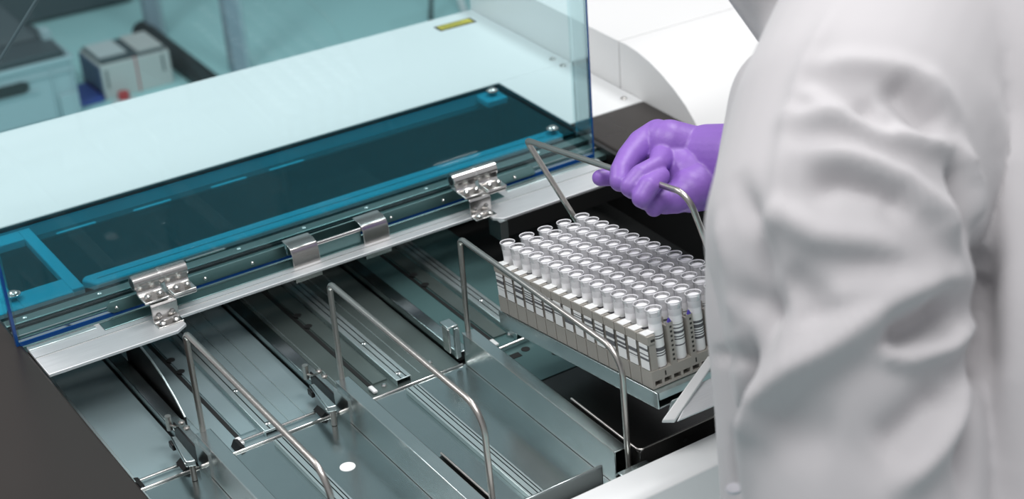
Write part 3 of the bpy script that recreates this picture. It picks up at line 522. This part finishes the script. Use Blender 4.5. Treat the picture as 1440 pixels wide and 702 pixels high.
FOLD_LINES = [([[0.5768,0.7122,0.3402],[0.5749,0.7109,0.3299],[0.5735,0.7102,0.319],[0.5723,0.7099,0.3078],[0.5718,0.7103,0.2958],[0.5721,0.7121,0.284],[0.575,0.7173,0.269],[0.6697,0.8371,0.1514],[0.6664,0.8348,0.1411],[0.6643,0.8317,0.1336],[0.6621,0.8286,0.1262],[0.6599,0.8256,0.1187],[0.6578,0.8225,0.1113]],-0.0148,0.007),([[0.5956,0.7652,0.3972],[0.5911,0.756,0.3923],[0.5884,0.749,0.386],[0.5864,0.7429,0.3791],[0.5853,0.7381,0.3714],[0.5839,0.7355,0.3629],[0.5821,0.7325,0.3546],[0.5805,0.7296,0.3462],[0.5784,0.7261,0.3382]],0.00555,0.01),([[0.5939,0.7002,0.3849],[0.5949,0.6946,0.3821],[0.5959,0.6891,0.3791],[0.5971,0.6838,0.3761],[0.5983,0.6785,0.373],[0.5976,0.676,0.3695],[0.5969,0.6735,0.3659],[0.5961,0.6709,0.3624],[0.5954,0.6683,0.3589]],-0.0074,0.012),([[0.6729,0.7267,0.467],[0.6728,0.7216,0.4646],[0.6728,0.7165,0.4621],[0.6729,0.7117,0.4596],[0.6732,0.707,0.4569],[0.6754,0.7046,0.4559],[0.6777,0.7021,0.4549],[0.68,0.6998,0.4539],[0.6825,0.6976,0.4527]],-0.0074,0.008),([[0.7231,0.7976,0.5],[0.713,0.7913,0.4969],[0.7031,0.7852,0.4938],[0.6939,0.7798,0.4904],[0.6859,0.7757,0.4863],[0.6801,0.7728,0.4827],[0.6746,0.7701,0.4788],[0.6693,0.7677,0.475],[0.664,0.7652,0.4711],[0.6586,0.7616,0.467],[0.6533,0.758,0.463],[0.648,0.7546,0.459],[0.6427,0.751,0.455],[0.6368,0.746,0.4506],[0.631,0.7411,0.4462],[0.6252,0.7362,0.4418],[0.6197,0.7317,0.4372],[0.6144,0.727,0.4322],[0.6096,0.7229,0.4267],[0.6055,0.7196,0.4208],[0.6018,0.7168,0.4147]],0.00407,0.007),([[0.6707,0.7649,0.4757],[0.6743,0.7589,0.4774],[0.6785,0.7534,0.4788],[0.683,0.7485,0.4799],[0.6879,0.7439,0.4808],[0.6923,0.7388,0.4806],[0.697,0.734,0.4802],[0.7021,0.7296,0.4795],[0.7076,0.7257,0.4786],[0.7113,0.7214,0.4765],[0.7153,0.7174,0.4742],[0.7197,0.7138,0.4717],[0.7245,0.7105,0.469],[0.7266,0.7059,0.4642],[0.7291,0.7017,0.4592],[0.732,0.6979,0.4539],[0.7355,0.6946,0.4483]],0.0074,0.01),([[0.6997,0.7236,0.4751],[0.7003,0.7184,0.4719],[0.7011,0.7134,0.4685],[0.7021,0.7086,0.465],[0.7034,0.7042,0.4613],[0.7049,0.6998,0.4576],[0.7065,0.6957,0.4537],[0.7085,0.692,0.4496],[0.7108,0.6885,0.4453]],-0.01295,0.012),([[0.6417,0.7498,0.4543],[0.6442,0.7428,0.4555],[0.6471,0.7364,0.4565],[0.6504,0.7305,0.4571],[0.6541,0.7251,0.4575],[0.658,0.7179,0.4567],[0.6625,0.7114,0.4555],[0.6674,0.7054,0.4541],[0.6729,0.7,0.4522],[0.6782,0.696,0.4507],[0.684,0.6925,0.4488],[0.6902,0.6894,0.4467],[0.6968,0.6867,0.4442],[0.7025,0.6853,0.4423],[0.7085,0.6842,0.4403],[0.7149,0.6834,0.4379],[0.7218,0.6831,0.4352]],0.0111,0.009),([[0.6576,0.7565,0.466],[0.6575,0.7512,0.4654],[0.6575,0.7461,0.4647],[0.6577,0.7412,0.4639],[0.6581,0.7366,0.4629],[0.6591,0.731,0.4619],[0.6603,0.7256,0.4608],[0.6617,0.7206,0.4595],[0.6634,0.7158,0.458]],0.00555,0.007),([[0.6306,0.7243,0.444],[0.6341,0.7167,0.4442],[0.638,0.7098,0.444],[0.6425,0.7034,0.4434],[0.6474,0.6975,0.4425],[0.6518,0.691,0.4403],[0.6568,0.6851,0.4377],[0.6622,0.6797,0.4346],[0.6683,0.675,0.4312],[0.6723,0.6703,0.4264],[0.6768,0.666,0.4213],[0.6819,0.6623,0.4157],[0.6879,0.6595,0.4095],[0.6889,0.6569,0.404],[0.6903,0.6548,0.3982],[0.6922,0.6531,0.392],[0.6945,0.6518,0.3855]],0.0111,0.01),([[0.6142,0.7082,0.4262],[0.6188,0.7044,0.4286],[0.6235,0.701,0.4308],[0.6286,0.6978,0.4329],[0.6339,0.695,0.4347],[0.6381,0.69,0.4337],[0.6426,0.6853,0.4326],[0.6474,0.6809,0.4312],[0.6525,0.677,0.4295],[0.656,0.6726,0.4263],[0.6598,0.6686,0.4227],[0.664,0.665,0.419],[0.6686,0.6617,0.4149]],-0.0111,0.012),([[0.7259,0.684,0.4351],[0.7259,0.6807,0.4295],[0.7263,0.6778,0.4237],[0.7271,0.6753,0.4175],[0.7283,0.6731,0.4111],[0.7266,0.6703,0.4052],[0.7251,0.6677,0.3991],[0.7241,0.6655,0.3927],[0.7235,0.6637,0.386]],0.00925,0.007),([[0.7124,0.6777,0.4302],[0.7114,0.6744,0.4253],[0.7104,0.6711,0.4204],[0.7097,0.6681,0.4153],[0.7093,0.6654,0.4101],[0.7083,0.6624,0.4041],[0.7076,0.6597,0.3979],[0.7076,0.6576,0.3912],[0.7083,0.6561,0.3841]],-0.0148,0.006),([[0.713,0.6556,0.3596],[0.6965,0.6485,0.3669],[0.685,0.6458,0.3705],[0.6753,0.6447,0.3729],[0.6667,0.6445,0.3744],[0.6574,0.6443,0.3736],[0.6488,0.6446,0.3723],[0.6407,0.6453,0.3707],[0.633,0.6464,0.3688],[0.6244,0.648,0.3656],[0.6163,0.65,0.362],[0.6088,0.6527,0.3578],[0.6018,0.6559,0.3533],[0.5963,0.6592,0.3491],[0.5911,0.6629,0.3447],[0.5864,0.6672,0.3398],[0.5819,0.6718,0.3346],[0.5785,0.6757,0.3283],[0.5753,0.68,0.3216],[0.5726,0.6848,0.3144],[0.5707,0.6907,0.3063],[0.5696,0.6918,0.2996],[0.5687,0.6931,0.2926],[0.5681,0.6947,0.2854],[0.5679,0.6969,0.2776],[0.5668,0.6966,0.2657],[0.5648,0.6953,0.2547],[0.5631,0.6943,0.2433],[0.562,0.694,0.2311]],0.01573,0.012),([[0.6828,0.6409,0.3564],[0.6726,0.6385,0.3575],[0.6635,0.6371,0.3577],[0.6553,0.6363,0.3574],[0.6476,0.6361,0.3566],[0.6407,0.6366,0.3559],[0.6342,0.6375,0.3548],[0.628,0.6387,0.3535],[0.6223,0.6402,0.3518]],-0.0148,0.013),([[0.615,0.6415,0.3475],[0.6198,0.638,0.3461],[0.6248,0.6347,0.3444],[0.6302,0.6317,0.3425],[0.6359,0.6291,0.3402],[0.6422,0.6279,0.34],[0.6491,0.6272,0.3393],[0.6564,0.6268,0.3382],[0.6646,0.6273,0.3365],[0.6722,0.6294,0.337],[0.681,0.6325,0.3366],[0.6916,0.6374,0.3348],[0.7243,0.6622,0.3153]],0.00925,0.007),([[0.5967,0.602,0.2684],[0.6044,0.6011,0.2735],[0.6125,0.6006,0.2782],[0.6211,0.6006,0.2825],[0.6303,0.601,0.2863],[0.6376,0.6026,0.2901],[0.6453,0.6045,0.2936],[0.6535,0.6068,0.2967],[0.6626,0.6099,0.299],[0.6693,0.6135,0.3023],[0.6768,0.6178,0.305],[0.6857,0.6233,0.3065],[0.6993,0.6329,0.3042]],0.0111,0.01),([[0.5981,0.6173,0.2917],[0.6051,0.6156,0.2961],[0.6124,0.6143,0.3001],[0.6201,0.6133,0.3038],[0.6283,0.6128,0.307],[0.6347,0.6134,0.3104],[0.6414,0.6144,0.3135],[0.6486,0.6157,0.3163],[0.6563,0.6175,0.3187]],-0.00925,0.014),([[0.7227,0.6625,0.3816],[0.7249,0.663,0.369],[0.7392,0.6745,0.3473],[0.7374,0.6712,0.3374],[0.734,0.6665,0.3286],[0.7302,0.6627,0.321],[0.7255,0.6582,0.314],[0.7199,0.6528,0.3079],[0.7138,0.6469,0.3023],[0.694,0.6288,0.3056],[0.685,0.6205,0.3002],[0.6778,0.6137,0.2933],[0.6714,0.6077,0.2858],[0.6649,0.6019,0.2781],[0.6588,0.5965,0.2702],[0.6531,0.5913,0.262],[0.6474,0.5863,0.2537]],-0.01665,0.012),([[0.782,0.7073,0.4383],[0.7835,0.703,0.4202],[0.782,0.696,0.4037],[0.7762,0.6852,0.39],[0.7693,0.6734,0.3773],[0.7612,0.6634,0.3643],[0.7532,0.6535,0.3515],[0.7453,0.6438,0.3388],[0.7381,0.6346,0.3257],[0.7279,0.625,0.3074],[0.7179,0.6157,0.289],[0.708,0.6064,0.2707],[0.6981,0.5971,0.2526]],0.00925,0.016),([[0.5922,0.7255,0.3995],[0.5947,0.7218,0.4039],[0.5976,0.7184,0.408],[0.6006,0.7153,0.412],[0.6038,0.7125,0.4157],[0.6054,0.7059,0.4142],[0.6073,0.6998,0.4124],[0.6094,0.694,0.4104],[0.6118,0.6885,0.4082],[0.6173,0.6818,0.4079],[0.6233,0.6757,0.4072],[0.6299,0.6701,0.4061],[0.6369,0.6652,0.4046],[0.643,0.6605,0.4009],[0.6496,0.6563,0.3966],[0.6568,0.6526,0.3921],[0.6647,0.6496,0.3869]],0.0074,0.01),([[0.583,0.7282,0.3613],[0.5824,0.7214,0.3607],[0.5823,0.7151,0.3598],[0.5824,0.7091,0.3587],[0.5825,0.7032,0.3576],[0.5841,0.6992,0.3601],[0.5859,0.6954,0.3624],[0.5879,0.6919,0.3646],[0.5899,0.6885,0.3666]],-0.0074,0.01),([[0.604,0.7541,0.4189],[0.601,0.7468,0.4165],[0.5986,0.7404,0.4136],[0.5965,0.7343,0.4105],[0.5951,0.7291,0.407],[0.5933,0.7249,0.4019],[0.5919,0.721,0.3966],[0.5908,0.7176,0.3909],[0.5899,0.7144,0.3852],[0.5881,0.7111,0.3772],[0.586,0.7076,0.3695],[0.584,0.704,0.3617],[0.5816,0.7,0.3543],[0.5791,0.6987,0.347],[0.5769,0.6978,0.3393],[0.5752,0.6974,0.3312],[0.5735,0.697,0.3229]],-0.00925,0.008),([[0.6038,0.6718,0.3741],[0.6087,0.6677,0.376],[0.6139,0.6639,0.3776],[0.6194,0.6605,0.379],[0.6252,0.6574,0.3801],[0.6325,0.6544,0.3813],[0.6402,0.6517,0.3822],[0.6487,0.6497,0.3825],[0.6577,0.6482,0.3825]],0.00555,0.009),([[0.5713,0.686,0.3085],[0.5716,0.6794,0.3066],[0.572,0.673,0.3045],[0.5726,0.667,0.3021],[0.5735,0.6612,0.2996],[0.5759,0.6541,0.2997],[0.5788,0.6475,0.2994],[0.5819,0.6413,0.2988],[0.5853,0.6354,0.2979]],-0.00555,0.02),([[0.6862,0.8924,0.1934],[0.6835,0.88,0.2005],[0.6837,0.8714,0.2046],[0.5771,0.7282,0.3166],[0.5757,0.7229,0.3184],[0.5748,0.7182,0.3199],[0.5741,0.7138,0.3209],[0.5737,0.7098,0.3218]],-0.00555,0.006)]

for P, amp, wd in FOLD_LINES:
    P = np.array(P) - po; dmin = np.full(n, 9.0); fade = np.zeros(n); tot = len(P) - 1
    for i, (a, b) in enumerate(zip(P, P[1:])):
        ab = b - a; t = np.clip(((co - a) @ ab) / (ab @ ab + 1e-12), 0, 1); d = np.linalg.norm(co - (a + t[:, None] * ab), axis=1)
        m_ = d < dmin; dmin[m_] = d[m_]; fade[m_] = (i + t[m_]) / tot
    taper = np.minimum(1, 4 * np.minimum(fade, 1 - fade) + .25)
    disp += amp * taper * np.exp(-(dmin / wd) ** 2)
co2 = co + nr * disp[:, None]; me.vertices.foreach_set('co', co2.ravel()); me.update()
MB().lathe([(.0055, 0), (.0060, .001), (.0058, .0026), (.0045, .0022)], tuple(Vector(BTN_DATA) + Vector((0, 0, 0))), 20).build('button', 'button', coat, smooth=True)
hc = Vector(HEAD_DATA[0][:3]); fw = (Vector((.86, 1.25, .2)) - hc).normalized(); sd = fw.cross(Vector((0, 0, 1))).normalized(); hu = sd.cross(fw)
hm = MB(); hp = lambda a, b, c: hc + fw * a + sd * b + hu * c
hm.capsule(hp(-.02, 0, .02), hp(.015, 0, .015), .088, .078); hm.capsule(hp(.02, 0, 0), hp(.038, 0, -.075), .066, .040)
hm.capsule(hp(.088, 0, .012), hp(.106, 0, -.022), .009, .014)
for e in (-1, 1): hm.capsule(hp(-.005, e * .082, .012), hp(-.008, e * .084, -.018), .014, .010)
hm.capsule(hp(-.03, 0, -.05), Vector(HEAD_DATA[1][:3]), .056, .062)
head = hm.build('head', 'skin', PE); remesh(head, .004, 4)
for e in (-1, 1): MB().ball(tuple(hp(.080, e * .032, .012)), .012).build('eye', 'cap', head, smooth=True)
MB().capsule(hp(.082, -.022, -.050), hp(.082, .022, -.050), .008, .008).build('mouth', 'red', head, smooth=True)
hr = MB(); hr.capsule(hp(-.035, 0, .040), hp(.002, 0, .046), .094, .080); hr.capsule(hp(-.045, 0, .01), hp(-.05, 0, -.04), .080, .055); ho = hr.build('hair', 'hair', PE); remesh(ho, .004, 4)
gm = MB()
for k in HAND_DATA: chain(gm, HAND_DATA[k])
chain(gm, [HAND_DATA['back'][0], *CUFF_DATA])
gl = gm.build('glove', 'glove', PE); remesh(gl, .0012, 7)

# ---------------------------------------------------------------- things beyond the analyser
cr = thing('storage_crate', 'grey plastic storage crate with hand hole and hinged lid, left of the white carton', 'crate', (1.08, 4.35, -.9))
x0, x1, y0, y1 = .86, 1.213, 4.20, 4.45
b = MB(); b.box(x0, x1, y0, y0 + .006, -.9, -.742); b.box(x0, x1, y1 - .006, y1, -.9, -.742); b.box(x0, x0 + .006, y0, y1, -.9, -.742); b.box(x1 - .006, x1, y0, y1, -.9, -.742); b.box(x0, x1, y0, y1, -.9, -.894)
cb = b.build('crate_body', 'crate', cr, bevel=.002)
b = MB(); b.box(x0 - .004, x1 + .006, y0 - .008, y0, -.752, -.738); b.box(x0 - .004, x1 + .006, y0 - .006, y0, -.780, -.773); b.box(x1, x1 + .006, y0, y1, -.752, -.738)
for q in (1.155, 1.208): b.box(q, q + .006, y0 - .006, y0, -.9, -.74)
b.box(1.165, 1.213, y0 - .009, y0, -.9, -.835); b.box(.98, 1.12, y0 - .006, y0, -.815, -.808)
b.build('crate_ribs', 'crate', cr, bevel=.002)
MB().prism([(.985, -.805), (1.085, -.805), (1.098, -.797), (1.098, -.782), (1.085, -.775), (.985, -.775)], 'y', y0 - .010, y0 - .001).build('hand_hole', 'blackish', cr)
b = MB(); b.box(x0, x1 - .01, y0 + .01, y1 - .01, -.745, -.725); b.face_box([(x0, y0 + .12, -.725), (x1 - .03, y0 + .12, -.725), (x1 - .06, y1, -.68), (x0, y1, -.68), (x0, y0 + .14, -.70), (x1 - .05, y0 + .14, -.70), (x1 - .08, y1, -.65), (x0, y1, -.65)])
b.build('dark_lid', 'dgrey', cr, bevel=.004)
B(1.185, 1.207, 4.30, 4.335, -.73, -.700).build('lid_catch', 'crate', cr, bevel=.003)
ct = thing('carton', 'white carton with navy side, red strip and papers on top, beside the grey crate', 'carton', (1.385, 4.32, -.9))
ca = B(1.294, 1.478, 4.242, 4.392, -.9, -.806).build('carton_body', 'carton', ct, bevel=.002)
B(1.290, 1.2945, 4.246, 4.388, -.9, -.812).build('navy_side', 'navy', ct)
B(1.300, 1.470, 4.250, 4.385, -.806, -.7985).build('dark_top_insert', 'dgrey', ct)
b = B(1.385, 1.388, 4.2405, 4.39, -.9, -.8045).build('red_strip', 'red', ct)
B(1.305, 1.309, 4.2400, 4.2425, -.87, -.82).build('front_slot', 'dgrey', ct); B(1.455, 1.459, 4.2400, 4.2425, -.86, -.815).build('front_slot', 'dgrey', ct)
pp = MB().box(1.400, 1.468, 4.255, 4.380, -.7985, -.793).build('paper_stack', 'carton'); tag(pp, 'small stack of white papers on the right half of the carton', 'papers')
pp2 = MB().box(1.305, 1.378, 4.275, 4.380, -.7985, -.795).build('pale_box', 'bottle'); tag(pp2, 'flat pale box on the left half of the carton top', 'box')
bo = thing('bottle', 'white bottle with a red screw cap standing in front of the carton', 'bottle', (1.327, 4.205, -.9))
MB().lathe([(.030, -.9), (.032, -.897), (.032, -.905 + .010), (.020, -.890), (.013, -.889)], (1.327, 4.200, 0), 20).build('bottle_body', 'bottle', bo, smooth=True)
MB().cyl((1.327, 4.200, -.889), (1.327, 4.200, -.872), .0145, 20).build('red_cap', 'red', bo, smooth=True)
bb = B(1.226, 1.288, 4.235, 4.36, -.9, -.885).build('blue_bin', 'violetlid', None, bevel=.003); tag(bb, 'low blue bin wedged between grey crate and white carton', 'bin')
for x, y, lab in ((1.575, 4.60, 'grey square column nearest the white carton'), (1.65, 4.21, 'grey square column to the right of the dark floor duct')):
    s = thing('support_column', lab, 'column', (x, y, -.9)); B(x - .024, x + .024, y - .018, y + .018, -.9, -.1).build('column_post', 'column', s, bevel=.002)
    B(x + .012, x + .0205, y - .019, y + .019, -.9, -.1).build('column_inner_face', 'crate', s)
s = thing('floor_duct', 'dark rounded floor duct running behind the white carton', 'duct', (1.56, 4.4, -.9))
b = MB(); b.cyl((1.535, 4.10, -.885), (1.545, 4.62, -.885), .030, 20); b.build('duct_tube', 'blackish', s, smooth=True)
bc = B(.6, 1.63, 4.90, 5.5, -.895, -.35).build('dark_cabinet', 'dgrey', None, bevel=.01); tag(bc, 'dark grey low cabinet standing behind the crate and carton', 'cabinet')
rd = MB().tube([(.400, 1.90, .090), (.5256, 1.90, .2297), (.640, 1.90, .3577)], .0022).build('stay_rod', 'dgrey'); tag(rd, 'thin dark stay rod rising behind the teal hood at far left', 'rod')
cb = MB().tube([(2.235, 4.21, -.9), (2.262, 4.24, -.83), (2.32, 4.355, -.6), (2.4, 4.5, .2)], .006, bend=[0, .04, .04, 0]).build('black_cable', 'blackish'); tag(cb, 'black cable hanging down to the floor behind the white top', 'cable')
cb = MB().tube([(2.342, 4.20, -.9), (2.40, 4.40, -.75), (2.5, 4.6, .2)], .010, bend=[0, .04, 0]).build('white_pipe', 'white'); tag(cb, 'thin white pipe beside the black cable', 'pipe')
